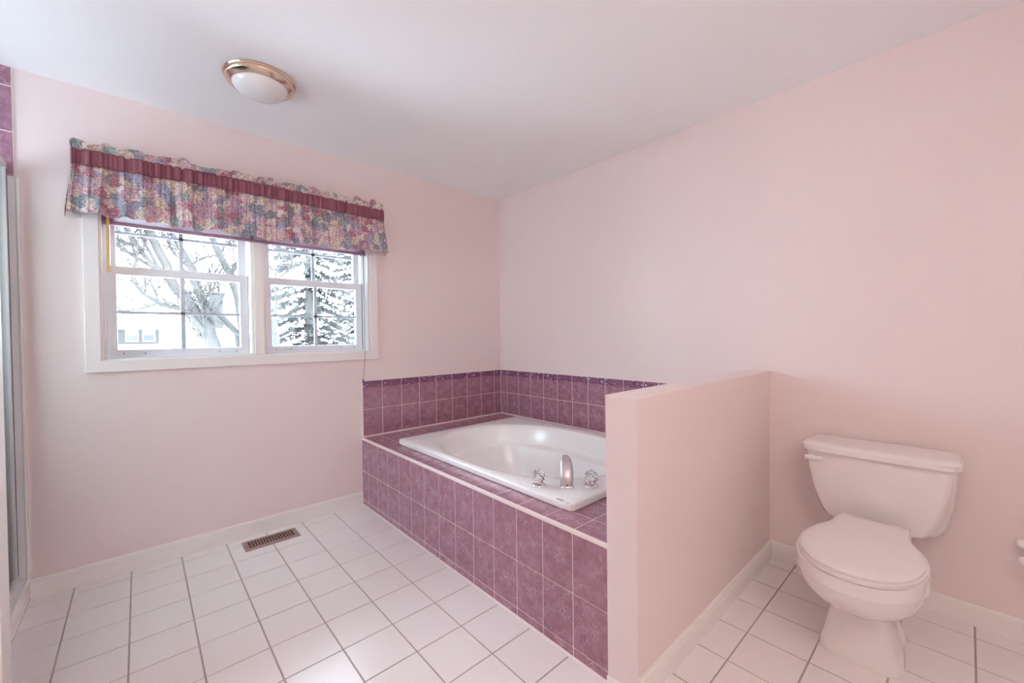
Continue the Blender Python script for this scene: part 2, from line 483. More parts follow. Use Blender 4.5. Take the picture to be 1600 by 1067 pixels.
# baseboards: ridged profile swept along a run
def baseboard(name, p0, p1, nrm, h, label):
    """p0->p1 on the floor against a wall, nrm points into the room"""
    prof = [(0, 0), (0.013, 0), (0.013, h * .60), (0.0115, h * .62), (0.0125, h * .66), (0.0125, h * .72), (0.0105, h * .74), (0.0115, h * .78),
            (0.0112, h * .84), (0.009, h * .86), (0.0095, h * .91), (0.0065, h), (0, h)]
    p0, p1, nrm = Vector(p0), Vector(p1), Vector(nrm)
    rings = [[p + nrm * a + Vector((0, 0, z)) for a, z in prof] for p in (p0, p1)]
    return struct(build(name, MB().loft(rings), 'white_paint'), label, 'baseboard')
baseboard('baseboard_back', (XS, 0, 0), (-1.319, 0, 0), (0, -1, 0), 0.092, 'white ridged baseboard below the window')
baseboard('baseboard_right', (0, HW1, 0), (0, YR, 0), (-1, 0, 0), 0.085, 'white ridged baseboard behind the toilet')
baseboard('baseboard_half', (HWX, HW1, 0), (-0.012, HW1, 0), (0, -1, 0), 0.085, 'white ridged baseboard along the half wall')
struct(build('trim_2', MB().box(HWX - 0.010, HWX, HW1 - 0.012, HW0 - 0.002, 0, 0.036), 'white_paint', bevel=0.004), 'low white shoe trim on the end of the half wall', 'trim')

# ------------------------------------------------------------------ tub platform with plum tiles
TX, TZ = -1.318, 0.475
plat = thing('tub_platform', 'raised tub platform faced with glossy plum tiles', 'tub platform', (-0.66, -1.04, 0))
mb = MB()
mb.box(TX + 0.0010, -1.25, HW0, 0, 0, TZ - 0.001).box(-1.25, -1.19, HW0, 0, TZ - 0.05, TZ - 0.001)
mb.box(-1.19, 0, -0.345, 0, TZ - 0.05, TZ - 0.001).box(-1.19, 0, HW0, -1.822, TZ - 0.05, TZ - 0.001).box(-0.130, 0, -1.822, -0.345, TZ - 0.05, TZ - 0.001)
build('grout_bed', mb, 'grout_tub', plat)
G = 0.0040
def cells(a0, a1, joints):
    js = [a0] + [j for j in joints if min(a0, a1) + 0.006 < j < max(a0, a1) - 0.006] + [a1]
    js.sort()
    return [(js[k] + G / 2, js[k + 1] - G / 2) for k in range(len(js) - 1)]
yj = [-0.100 - 0.153 * k for k in range(13)]
for (y0, y1) in cells(HW0, -0.001, yj):
    for z0, z1 in ((0.001, 0.0345), (0.0375, 0.2375), (0.2405, 0.4615)):
        put_tile(plat, y1 - y0, z1 - z0, 0.005, 0.0006, 'plum', (TX + 0.005, (y0 + y1) / 2, (z0 + z1) / 2), ROT_RIGHT)
xj = [-1.308 + 0.1535 * k for k in range(1, 9)]
def deck(x0, x1, y0, y1):
    for a0, a1 in cells(x0, x1, [-1.19 + 0.1535 * k for k in range(1, 8)]):
        for b0, b1 in cells(y0, y1, yj):
            put_tile(plat, a1 - a0, b1 - b0, 0.005, 0.0006, 'plum', ((a0 + a1) / 2, (b0 + b1) / 2, TZ - 0.005))
for b0, b1 in cells(HW0, -0.001, yj):
    put_tile(plat, 0.113, b1 - b0, 0.005, 0.0006, 'plum', (-1.2485, (b0 + b1) / 2, TZ - 0.005))
deck(-1.19, 0, -0.345, 0); deck(-1.19, 0, HW0, -1.825); deck(-0.125, 0, -1.825, -0.345)
# white quarter-round edge between face and deck
prof = [(TX - 0.0012, 0.463), (TX - 0.0012, 0.470), (TX + 0.001, 0.4745), (TX + 0.005, 0.4762), (TX + 0.011, 0.4762), (TX + 0.011, 0.463)]
build('edge_trim', MB().loft([[(x, y, z) for x, z in prof] for y in (HW0, -0.001)]), 'caulk', plat, smooth=True)
build('floor_caulk', MB().loft([[(TX - 0.011, y, 0.0002), (TX - 0.008, y, 0.002), (TX - 0.0005, y, 0.005), (TX + 0.003, y, 0.004), (TX + 0.003, y, 0)] for y in (HW0, -0.013)]), 'caulk', plat)

# backsplash on the two walls
for a0, a1 in cells(-1.308, -0.002, [-1.161 + 0.154 * k for k in range(8)]):
    for z0, z1, mt in ((0.487, 0.6745, 'plum'), (0.6775, 0.880, 'plum_border')):
        put_tile(wall_back, a1 - a0, z1 - z0, 0.006, 0.0006, mt, ((a0 + a1) / 2, 0, (z0 + z1) / 2), ROT_BACK)
for a0, a1 in cells(HW0, -0.008, [-0.094 - 0.1525 * k for k in range(14)]):
    for z0, z1, mt in ((0.487, 0.6745, 'plum'), (0.6775, 0.880, 'plum_border')):
        put_tile(wall_right, a1 - a0, z1 - z0, 0.006, 0.0006, mt, (0, (a0 + a1) / 2, (z0 + z1) / 2), ROT_RIGHT)
g = MB().box(-1.311, 0, -0.0051, 0, 0.47, 0.8835)
build('grout_bed', g, 'grout_tub', wall_back)
build('grout_bed', MB().box(-0.0051, 0, HW0, -0.004, 0.47, 0.8835), 'grout_tub', wall_right)
build('caulk_bead', MB().box(-1.311, -0.004, -0.010, 0, TZ, 0.487), 'caulk', wall_back, bevel=0.003)
build('caulk_bead', MB().box(-0.010, 0, HW0, -0.008, TZ, 0.487), 'caulk', wall_right, bevel=0.003)
build('caulk_bead', MB().box(-0.0085, 0, -0.0085, 0, 0.487, 0.8835), 'caulk', wall_back, bevel=0.002)
build('edge_bead', MB().box(-1.316, -1.309, -0.007, 0, TZ, 0.8845), 'caulk', wall_back, bevel=0.002)

# ------------------------------------------------------------------ bathtub
RZ = 0.510
tub = thing('bathtub', 'white acrylic drop-in bathtub set in the plum tiled platform', 'bathtub', (-0.66, -1.085, TZ))
BC = Vector((-0.690, -1.075, 0))
rx0, rx1, ry0, ry1 = -1.208, -0.105, -1.842, -0.325
NA = 240
# angles, with extra ones exactly at the four corners
ANG = sorted(set([2 * PI * k / NA - PI for k in range(NA)] + [math.atan2(y - BC.y, x - BC.x) for x in (rx0, rx1) for y in (ry0, ry1)]))
def rect_ring(z, ins, rc=0.03):
    out = []
    x0, x1, y0, y1 = rx0 + ins, rx1 - ins, ry0 + ins, ry1 - ins
    rc = max(rc - ins, 0.008)
    for a in ANG:
        c, s = math.cos(a), math.sin(a)
        t = min(((x1 if c > 0 else x0) - BC.x) / c if abs(c) > 1e-9 else 1e9, ((y1 if s > 0 else y0) - BC.y) / s if abs(s) > 1e-9 else 1e9)
        x, y = BC.x + c * t, BC.y + s * t
        # round the corner
        cx_, cy_ = (x1 - rc if x > BC.x else x0 + rc), (y1 - rc if y > BC.y else y0 + rc)
        if (x - cx_) * (1 if x > BC.x else -1) > 0 and (y - cy_) * (1 if y > BC.y else -1) > 0:
            d = Vector((x - cx_, y - cy_)).normalized() * rc
            x, y = cx_ + d.x, cy_ + d.y
        out.append((x, y, z))
    return out
def oval_ring(z, sc, inset=0.0, back=0.0):
    out = []
    for a in ANG:
        c, s = math.cos(a), math.sin(a)
        ax, ay, n = 0.478, 0.650, 2.25
        r = 1.0 / (abs(c / ax) ** n + abs(s / ay) ** n) ** (1 / n)
        k = sc * (1 - inset * math.exp(-((abs(c) - 1) / 0.34) ** 4))
        if s > 0: k *= 1 - back * s ** 3
        out.append((BC.x + c * r * k, BC.y + s * r * k, z))
    return out
rings = [rect_ring(TZ + 0.0005, 0.004), rect_ring(TZ + 0.004, 0.0), rect_ring(RZ - 0.012, 0.0), rect_ring(RZ - 0.006, 0.002), rect_ring(RZ - 0.003, 0.006),
         rect_ring(RZ - 0.0022, 0.020), rect_ring(RZ - 0.0005, 0.024), rect_ring(RZ, 0.030, 0.05)]
o1, r1 = oval_ring(RZ, 1.04), rect_ring(RZ, 0.034, 0.05)
first = []
for p, q in zip(o1, r1):                      # keep the oval's edge inside the rim
    first.append(p if (Vector(p) - BC).length < (Vector(q) - BC).length else q)
rings.append(first)
for z, sc, ins, bk in ((RZ - 0.002, 1.015, 0, 0), (RZ - 0.010, 0.995, 0, 0), (RZ - 0.03, 0.98, 0, 0.01), (RZ - 0.09, 0.955, 0.01, 0.03), (RZ - 0.128, 0.945, 0.012, 0.05),
                       (RZ - 0.136, 0.94, 0.03, 0.055), (RZ - 0.141, 0.935, 0.09, 0.06), (RZ - 0.150, 0.93, 0.125, 0.065), (RZ - 0.170, 0.925, 0.14, 0.07), (RZ - 0.25, 0.90, 0.15, 0.11),
                       (RZ - 0.34, 0.865, 0.15, 0.18), (RZ - 0.39, 0.82, 0.15, 0.23), (RZ - 0.42, 0.74, 0.15, 0.25), (RZ - 0.435, 0.55, 0.1, 0.22), (RZ - 0.44, 0.2, 0, 0.1)):
    rings.append(oval_ring(z, sc, ins, bk))
build('tub_shell', MB().loft(rings, cap0=False), 'acrylic', tub, smooth=True)
build('drain', MB().lathe([(0.0, 0.004), (0.02, 0.004), (0.033, 0.002), (0.036, 0.0)], (-0.75, -1.42, RZ - 0.4385), 24), 'chrome', tub, smooth=True)
def text(name, body, size, loc, rot, mat, parent, ext=0.0003):
    cu = bpy.data.curves.new(name, 'FONT')
    cu.body = body; cu.size = size; cu.extrude = ext; cu.align_x = 'LEFT'
    cu.materials.append(M[mat])
    tmp = bpy.data.objects.new(name, cu)
    me = bpy.data.meshes.new_from_object(tmp)
    bpy.data.objects.remove(tmp)
    o = link(name, me, parent)
    o.location = loc; o.rotation_euler = rot
    return o
text('lettering', 'AKER', 0.016, (-1.203, -1.752, RZ - 0.0022), (0, math.radians(0), -PI / 2), 'ink', tub)
build('lettering_line', MB().box(-1.203, -1.199, -1.826, -1.800, RZ - 0.0024, RZ - 0.0016), 'ink_grey', tub)

# spout, seen from behind; it reaches over the corner of the basin
SB = Vector((-1.068, -1.700, RZ)); SD = Vector((0.72, 0.69, 0)).normalized(); SS = Vector((-SD.y, SD.x, 0))
spout = thing('tub_spout', 'tall arched chrome tub spout between two crystal knobs', 'faucet', SB)
path = [(-0.004, -0.002, .028, .021), (-0.003, 0.012, .028, .020), (0.000, 0.035, .0295, .0185), (0.008, 0.060, .0295, .017), (0.024, 0.083, .0285, .015), (0.048, 0.100, .0255, .013),
        (0.076, 0.107, .020, .012), (0.104, 0.104, .018, .011), (0.126, 0.094, .016, .010), (0.138, 0.080, .014, .009)]
rings = []
for i, (a, z, w, t) in enumerate(path):
    pa, pb = path[max(i - 1, 0)], path[min(i + 1, len(path) - 1)]
    d = (SD * (pb[0] - pa[0]) + Vector((0, 0, pb[1] - pa[1]))).normalized()
    nn = SS.cross(d)
    c = SB + SD * a + Vector((0, 0, z))
    rings.append([c + SS * w * math.copysign(abs(math.cos(th)) ** .75, math.cos(th)) + nn * t * math.copysign(abs(math.sin(th)) ** .75, math.sin(th)) for th in [2 * PI * k / 28 for k in range(28)]])
build('spout_body', MB().loft(rings), 'satin', spout, smooth=True)
fl = []
for z, k in ((0, 1.12), (0.003, 1.12), (0.006, 1.05), (0.008, 1.0)):
    fl.append([SB + SD * (-0.004) + Vector((0, 0, z)) + SS * .028 * k * math.cos(th) - SD * .022 * k * math.sin(th) for th in [2 * PI * q / 28 for q in range(28)]])
build('base_flange', MB().loft(fl), 'chrome', spout, smooth=True)
hb = SB - SD * 0.0235 + Vector((0, 0, 0.014))
build('set_screw', MB().lathe([(0.0035, -0.002), (0.0035, 0.002)], hb, 12, -SD), 'rubber', spout)

def knob(loc, label):
    t = thing('tub_tap', label, 'tap', loc, 'crystal taps on the tub rim')
    build('escutcheon', MB().lathe([(0.031, 0), (0.031, 0.003), (0.029, 0.006), (0.022, 0.009), (0.012, 0.011), (0.010, 0.020)], loc, 32), 'chrome', t, smooth=True)
    prof = [(0.010, 0.012), (0.021, 0.017), (0.0290, 0.030), (0.0315, 0.043), (0.0280, 0.057), (0.019, 0.067), (0.009, 0.070)]
    n = 8
    rings = []
    for k, (r, z) in enumerate(prof):
        ph = PI / n * (k % 2)
        rings.append([Vector(loc) + Vector((r * math.cos(2 * PI * i / n + ph), r * math.sin(2 * PI * i / n + ph), z)) for i in range(n)])
    build('crystal_knob', MB().loft(rings), 'crystal', t)
    build('knob_cap', MB().lathe([(0.009, 0.069), (0.009, 0.071), (0.006, 0.074)], loc, 16), 'chrome', t, smooth=True)
KB1, KB2 = Vector((-1.148, -1.600, RZ)), Vector((-0.985, -1.772, RZ))
knob(KB1, 'clear faceted crystal tap beside the spout, over the platform front')
knob(KB2, 'clear faceted crystal tap beside the spout, close to the half wall')

# ------------------------------------------------------------------ toilet
TCY = -2.650
toilet = thing('toilet', 'white two-piece toilet standing against the pink wall', 'toilet', (-0.40, TCY, 0))
def egg(z, xc, af, ab, b, n=2.2, N=72, pinch=0.0, cyo=0.0):
    out = []
    for k in range(N):
        t = 2 * PI * k / N
        c, s = math.cos(t), math.sin(t)
        x = xc - (af if c > 0 else ab) * math.copysign(abs(c) ** (2 / n), c)
        w = b * math.copysign(abs(s) ** (2 / n), s)
        if pinch: w *= 1 - pinch * math.exp(-((x + 0.40) / 0.075) ** 2)
        out.append((x, TCY + cyo + w, z))
    return out
rings = [egg(.388, -.55, .225, .27, .160), egg(.3885, -.55, .242, .28, .176), egg(.384, -.55, .250, .285, .183), egg(.345, -.55, .252, .29, .186), egg(.337, -.55, .249, .29, .1845),
         egg(.3345, -.55, .243, .29, .180), egg(.315, -.55, .240, .29, .178), egg(.285, -.55, .226, .285, .168), egg(.25, -.545, .192, .28, .148), egg(.220, -.54, .145, .27, .122),
         egg(.200, -.535, .100, .26, .102, 2.4), egg(.182, -.53, .074, .25, .092, 2.8), egg(.165, -.525, .070, .25, .088, 3.2), egg(.13, -.52, .076, .25, .093, 3.4, pinch=.06),
         egg(.08, -.51, .090, .25, .104, 3.6, pinch=.12), egg(.035, -.50, .102, .26, .1165, 3.8, pinch=.1), egg(.008, -.495, .111, .26, .122, 4, pinch=.06), egg(.0, -.495, .109, .258, .120, 4, pinch=.06)]
bowl = build('bowl', MB().loft(rings), 'porcelain', toilet, smooth=True)
build('tank_shelf', MB().box(-.34, -.06, TCY - .115, TCY + .115, .30, .372), 'porcelain', toilet, bevel=0.02, seg=3, smooth=True)
# tank: front face narrows in a curve towards its foot, sides slope back to a wider back
W = [(.367, .135, .190), (.371, .150, .202), (.38, .158, .208), (.40, .172, .215), (.436, .186, .224), (.487, .203, .234), (.53, .213, .239), (.584, .224, .243), (.644, .2295, .245), (.664, .230, .245)]
rings = []
for z, wf, wb in W:
    xf = -0.205 - 0.018 * min(1, (z - .367) / .15)
    half = [(-0.03, wb), (-0.10, wb), (-0.150, wb * .6 + wf * .4), (xf + 0.018, wf + 0.004), (xf + 0.005, wf - 0.004), (xf, wf - 0.016)]
    rings.append([(x, TCY + w, z) for x, w in half] + [(x, TCY - w, z) for x, w in reversed(half)])
tank = build('tank', MB().loft(rings), 'porcelain', toilet, smooth=True)
lid_half = [(-0.022, .252), (-0.185, .255), (-0.215, .249), (-0.235, .232), (-0.2445, .200), (-0.249, .10)]
def lid_ring(z, k, dx):
    return [(x if i == 0 else x + dx, TCY + w * k, z) for i, (x, w) in enumerate(lid_half)] + [(x if i == len(lid_half) - 1 else x + dx, TCY - w * k, z) for i, (x, w) in enumerate(reversed(lid_half))]
build('tank_lid', MB().loft([lid_ring(.661, .975, .008), lid_ring(.663, 1.0, 0), lid_ring(.684, 1.0, 0), lid_ring(.690, .985, .006), lid_ring(.694, .95, .02), lid_ring(.696, .85, .05)]), 'porcelain', toilet, smooth=True)
lv = build('flush_lever', MB().loft([[(-.226 - t, TCY + y, z) for t, z in ((0, .618 + .003 * k), (.010, .616 + .003 * k), (.012, .627 + .001 * k), (.010, .637), (0, .637))] for k, y in ((0, .236), (0, .21), (1, .178), (2, .172))]), 'seat', toilet, bevel=0.0025)
build('pivot', MB().lathe([(.012, 0), (.012, .008), (.009, .010)], (-.222, TCY + .214, .627), 20, Vector((-1, 0, 0))), 'seat', lv, smooth=True)
# seat ring and cover
LX = [(-.262, .112), (-.30, .1155), (-.365, .119), (-.40, .130), (-.44, .147), (-.49, .163), (-.55, .1735), (-.60, .174), (-.65, .166), (-.70, .1495), (-.74, .127), (-.77, .101), (-.79, .073), (-.802, .040), (-.806, .012)]
def seat_ring(z, g, cx=-.55):
    pts = [(x, w) for x, w in LX]
    full = [(x, TCY - .004 + w, z) for x, w in pts] + [(x, TCY - .004 - w, z) for x, w in reversed(pts)]
    out = []
    for x, y, zz in full:
        d = Vector((x - cx, y - TCY)); l = d.length
        d = d * ((l + g) / l)
        out.append((max(-.81, min(-.262, cx + d.x)), TCY + d.y, zz))
    return out
build('seat', MB().loft([seat_ring(.3885, -.006), seat_ring(.391, 0.001), seat_ring(.401, 0.002), seat_ring(.4035, -.003)]), 'seat', toilet, smooth=True)
build('seat_lid', MB().loft([seat_ring(.4042, -.010), seat_ring(.4052, -.004), seat_ring(.413, -.002), seat_ring(.417, -.006), seat_ring(.4195, -.018), seat_ring(.421, -.05), seat_ring(.4215, -.09)]), 'seat', toilet, smooth=True)
for s in (-1, 1):
    build('seat_hinge', MB().box(-.300, -.262, TCY + s * .075 - .022, TCY + s * .075 + .022, .386, .420), 'seat', toilet, bevel=0.006, seg=3, smooth=True)
for s in (-1, 1):
    build('bolt_cap', MB().lathe([(.012, 0), (.012, .004), (.009, .010), (.003, .013)], (-.36, TCY + s * .112, 0.0), 16), 'seat', toilet, smooth=True)
# water supply behind the bowl
sup = MB().tube([(-.012, TCY + .20, .16), (-.05, TCY + .20, .16), (-.065, TCY + .198, .18), (-.075, TCY + .175, .28), (-.09, TCY + .155, .375)], .005, 8)
build('supply_pipe', sup, 'chrome', toilet, smooth=True)

# ------------------------------------------------------------------ toilet paper holder on the right wall
ph = thing('toilet_paper_holder', 'white toilet paper holder on the pink wall beside the toilet', 'paper holder', (-0.03, -3.12, 0.36))
def ovoid(c, a, b_, d, tilt=0.0):
    m_ = MB(); rings = []
    for i in range(1, 14):
        t = PI * i / 14
        st = math.sin(t) ** .55
        rings.append([(c[0] + b_ * st * math.cos(q), c[1] + a * math.cos(t), c[2] + d * st * math.sin(q) + tilt * a * math.cos(t)) for q in [2 * PI * k / 20 for k in range(20)]])
    return m_.loft(rings)
build('mounting_plate', MB().box(-.014, 0, -3.26, -3.10, .325, .425), 'plastic_white', ph, bevel=0.006, seg=3, smooth=True)
build('upper_arm', ovoid((-.050, -3.086, .388), .046, .026, .0175, .10), 'plastic_white', ph, smooth=True)
build('roller', ovoid((-.090, -3.086, .340), .042, .022, .0165, .10), 'plastic_white', ph, smooth=True)
build('bracket', MB().box(-.095, -.010, -3.135, -3.105, .335, .400), 'plastic_white', ph, bevel=0.008, seg=3, smooth=True)

# ------------------------------------------------------------------ floor register
reg = thing('floor_register', 'brown slotted metal floor register by the baseboard', 'register', (-1.927, -0.137, 0))
RX0, RX1, RY0, RY1 = -2.070, -1.784, -0.206, -0.068
build('shade_plate', MB().box(RX0 + .01, RX1 - .01, RY0 + .01, RY1 - .01, 0.0, 0.0012), 'slot_shade', reg)  # dark plate on the floor, painting the shade inside the slots
fr = MB()
ix0, ix1, iy0, iy1 = RX0 + .026, RX1 - .026, RY0 + .026, RY1 - .024
def frame_ring(z, d): return [(RX0 + d, RY0 + d, z), (RX1 - d, RY0 + d, z), (RX1 - d, RY1 - d, z), (RX0 + d, RY1 - d, z)]
fr.loft([frame_ring(.0002, 0), frame_ring(.003, .001), frame_ring(.0055, .006), [(ix0, iy0, .0055), (ix1, iy0, .0055), (ix1, iy1, .0055), (ix0, iy1, .0055)], [(ix0, iy0, .0014), (ix1, iy0, .0014), (ix1, iy1, .0014), (ix0, iy1, .0014)]], cap0=False, cap1=False)
build('frame', fr, 'register', reg)
NV = 16
for k in range(1, NV):
    x = ix0 + (ix1 - ix0) * k / NV
    build('vane', MB().box(x - .0027, x + .0027, iy0, iy1, .0014, .0052), 'register', reg)
build('lever', MB().box(ix0 + .004, ix0 + .009, iy0 + .02, iy0 + .032, .0014, .0075), 'register', reg)

# ------------------------------------------------------------------ ceiling light (off)
LC = Vector((-2.035, -0.628, H))
lamp = thing('ceiling_light', 'flush ceiling light with polished brass ring and opal dome', 'ceiling light', LC)
dn = Vector((0, 0, -1))
build('brass_ring', MB().lathe([(.151, 0), (.153, .004), (.150, .009), (.142, .012), (.141, .016), (.145, .020), (.142, .025), (.132, .029), (.124, .036), (.119, .037), (.115, .033)], LC, 64, dn), 'brass', lamp, smooth=True)
build('glass_dome', MB().lathe([(.117, .030), (.117, .037), (.111, .048), (.099, .059), (.082, .069), (.060, .076), (.034, .080), (.010, .081)], LC, 64, dn), 'opal', lamp, smooth=True)

# ------------------------------------------------------------------ window: casing, frame, four sashes
win = bpy.data.objects.new('window_1', None); COL.objects.link(win); win.location = (-1.94, 0, WZ0)
struct(win, 'white double window, two hung sash pairs with grilles', 'window')
CX0, CX1, CZ0, CZ1 = -2.688, -1.190, 1.037, 2.056
def frame_mb(x0, x1, z0, z1, w, y0, y1, wl=None, wr=None, wt=None, wb=None):
    wl = wl or w; wr = wr or w; wt = wt or w; wb = wb or w
    m_ = MB()
    a = [(x0, z0), (x1, z0), (x1, z1), (x0, z1)]
    b_ = [(x0 + wl, z0 + wb), (x1 - wr, z0 + wb), (x1 - wr, z1 - wt), (x0 + wl, z1 - wt)]
    rings = [[(x, y0, z) for x, z in a], [(x, y1, z) for x, z in a], [(x, y1, z) for x, z in b_], [(x, y0, z) for x, z in b_]]
    n = 4; base = 0
    for r in rings: m_.v += r
    for k in range(4):
        k2 = (k + 1) % 4
        for i in range(4):
            j = (i + 1) % 4
            m_.f.append((k * n + i, k * n + j, k2 * n + j, k2 * n + i))
    return m_
build('casing', frame_mb(CX0, CX1, CZ0, CZ1, 0.058, -0.016, 0.001), 'casing', win, bevel=0.003)
build('jamb_liner', frame_mb(WX0, WX1, WZ0, WZ1, 0.009, -0.006, 0.12), 'white_paint', win, bevel=0.001)
build('outer_frame', frame_mb(WX0 + .008, WX1 - .008, WZ0 + .008, WZ1 - .008, 0.012, 0.045, 0.155), 'vinyl', win, bevel=0.002)
build('mullion', MB().box(-1.976, -1.894, 0.030, 0.155, WZ0 + .01, WZ1 - .01).box(-1.961, -1.909, 0.018, 0.03, WZ0 + .01, WZ1 - .01), 'white_paint', win, bevel=0.003)
for gx0, gx1 in ((-2.573, -2.031), (-1.862, -1.322)):
    gm = (gx0 + gx1) / 2
    for name, y0, y1, z0, z1, gz0, gz1, lo in (('lower_sash', .058, .092, 1.108, 1.585, 1.147, 1.540, True), ('upper_sash', .096, .130, 1.545, WZ1 - .012, 1.584, 1.952, False)):
        ex = 0.044 if lo else 0.036
        sx0, sx1 = gx0 - ex + (0 if lo else -.006), gx1 + ex + (0 if lo else .006)
        sash = build(name, frame_mb(sx0, sx1, z0, z1, ex, y0, y1, wl=gx0 - sx0, wr=sx1 - gx1, wb=gz0 - z0, wt=z1 - gz1), 'vinyl', win, bevel=0.003)
        yg = (y0 + y1) / 2
        build('pane', MB().box(gx0 - .004, gx1 + .004, yg - .0015, yg + .0015, gz0 - .004, gz1 + .004), 'pane', sash)
        zm = (gz0 + gz1) / 2 if lo else 1.770
        build('muntin', MB().box(gm - .0100, gm + .0100, yg + .003, yg + .010, gz0, gz1), 'muntin', sash)
        build('muntin', MB().box(gx0, gx1, yg + .003, yg + .010, zm - .0078, zm + .0078), 'muntin', sash)
        if lo:
            for lx in (gx0 + .065, gx1 - .065):
                lf = build('sash_lift', MB().box(lx - .050, lx + .050, y0 - .007, y0 + .001, 1.121, 1.131), 'vinyl', sash, bevel=0.003)
                lf['label'] = 'small white lift with two dark screws'
                for sxx in (-.042, .042):
                    build('screw', MB().lathe([(.0032, 0), (.0032, .0012)], (lx + sxx, y0 - .0068, 1.126), 10, Vector((0, -1, 0))), 'gap', sash)
            build('sash_gap', MB().box(sx0 - .004, sx0 + .001, y0 + .004, y1, z0, z1).box(sx1 - .001, sx1 + .004, y0 + .004, y1, z0, z1), 'gap', sash)
            build('sash_lock', MB().box(gm - .022, gm + .022, y0 + .008, y1 + .004, z1 - .001, z1 + .006), 'vinyl', sash, bevel=0.002)

fill_win = bpy.data.objects.new('fill_window', None); COL.objects.link(fill_win); fill_win.location = (XL, -0.46, SW[2])  # unseen window, added so more daylight fills the room
struct(fill_win, 'plain white framed window added unseen in the shower stall for fill daylight', 'window')
fm = frame_mb(SW[0], SW[1], SW[2], SW[3], 0.035, 0.02, 0.07)
fm.v = [(XL - y, x, z) for x, y, z in fm.v]
fw = build('outer_frame', fm, 'vinyl', fill_win, bevel=0.002)
build('pane', MB().box(XL - .047, XL - .043, SW[0] + .03, SW[1] - .03, SW[2] + .03, SW[3] - .03), 'pane', fw)

# ------------------------------------------------------------------ blind drawn up behind the valance
blind = thing('window_blind', 'mauve blind drawn up under the valance', 'blind', (-1.94, 0.02, 1.80))
BX0, BX1 = WX0 + .012, WX1 - .012
build('bottom_rail', MB().box(BX0, BX1, .012, .040, 1.786, 1.804), 'blind', blind, bevel=0.003)
for k in range(20):
    z = 1.806 + k * .0050
    build('slat', MB().loft([[(x, .012, z), (x, .026, z + .0022), (x, .040, z), (x, .040, z + .0006), (x, .026, z + .0028), (x, .012, z + .0006)] for x in (BX0, BX1)]), 'blind', blind)
build('head_rail', MB().box(BX0, BX1, .008, .044, 1.955, 1.990), 'blind', blind, bevel=0.002)
build('wand', MB().tube([(-2.594, .004, 1.955), (-2.596, .002, 1.80), (-2.598, .000, 1.545)], [.005, .0065, .0065], 6), 'wand', blind)['label'] = 'amber plastic tilt wand'
cd = build('pull_cord', MB().tube([(-1.283, .006, 1.955), (-1.284, .004, 1.6), (-1.286, -.006, 1.25), (-1.294, -.022, 1.05), (-1.306, -.024, .93), (-1.309, -.022, .895)], .0013, 6), 'cord', blind)
cd['label'] = 'thin dark pull cord'
build('tassel', MB().lathe([(.002, .022), (.005, .014), (.0065, .004), (.006, -.006), (.003, -.008)], (-1.310, -.021, .878), 12), 'cord', cd, smooth=True)

# ------------------------------------------------------------------ valance
val = thing('valance', 'gathered floral valance with a plain mauve band over the window', 'valance', (-1.94, -0.05, 1.78))
VX0, VX1 = -2.716, -1.163
rng = random.Random(3)
def smooth_noise(seed, n):
    r_ = random.Random(seed); vals = [r_.uniform(-1, 1) for _ in range(n + 2)]
    def f(u):
        t = u * n; i = int(max(0, min(n - 1, math.floor(t)))); w = t - i; w = w * w * (3 - 2 * w)
        return vals[i] * (1 - w) + vals[i + 1] * w
    return f
n_fold, n_fold2, n_hem, n_top, n_top2, n_fine = smooth_noise(1, 58), smooth_noise(2, 27), smooth_noise(5, 21), smooth_noise(8, 44), smooth_noise(9, 70), smooth_noise(11, 210)
def cloth_path(u):
    """u in 0..1 -> (x, y) along the rod with a short return to the wall at both ends; third value: position along the front"""
    R_ = 0.07
    if u < R_: 
        t = u / R_
        return VX0 - .000 + .012 * (1 - math.cos(t * PI / 2)), -0.010 - .080 * math.sin(t * PI / 2), 0
    if u > 1 - R_:
        t = (1 - u) / R_
        return VX1 - .012 * (1 - math.cos(t * PI / 2)), -0.010 - .080 * math.sin(t * PI / 2), 1
    t = (u - R_) / (1 - 2 * R_)
    return VX0 + .012 + (VX1 - VX0 - .024) * t, -0.090, t
def rod_z(t): return 0.012 * math.sin(PI * t)
def skirt(u, v):
    x, y, t = cloth_path(u)
    fold = .024 * n_fold(u) + .014 * n_fold2(u)
    amp = .22 + .78 * v
    fl_ = (u - .5) * 2
    x += .030 * v * math.copysign(abs(fl_) ** 3, fl_) + .006 * v * n_fold(u * .97 + .01)
    y += -fold * amp - .018 * v * (1 if .05 < u < .95 else .3) + .006 * n_fine(u) * (1 - .6 * v)
    hem = 1.798 + .010 * n_hem(u) - .006 * math.sin(PI * t) + .006 * n_fold(u)
    top = 2.036 + rod_z(t)
    return x, min(y, -.004), top + (hem - top) * v
def bandf(u, v):
    x, y, t = cloth_path(u)
    y += -.008 - .004 * math.sin(PI * v) + .0085 * n_fine(u) + .004 * n_top2(u + .004 * v)
    return x, min(y, -.004), 2.104 + rod_z(t) - v * .074 + .002 * n_top2(u)
def ruffle(u, v):
    x, y, t = cloth_path(u)
    y += (1 - v) * (.024 * n_top(u) + .014 * n_top2(u)) - .002
    x += (1 - v) * .008 * n_top2(u * .98)
    return x, min(y, -.003), 2.098 + rod_z(t) + (1 - v) * (.048 + .022 * n_top(u * .99) + .014 * n_top2(u))
NU = 720
for nm, fn, nv, mt in (('skirt', skirt, 18, 'floral'), ('ruffle', ruffle, 5, 'floral'), ('gathered_band', bandf, 5, 'band')):
    o = build(nm, MB().grid(fn, NU, nv), mt, val, smooth=True, fix=False)
    sd = o.modifiers.new('thickness', 'SOLIDIFY'); sd.thickness = 0.0015; sd.offset = 0
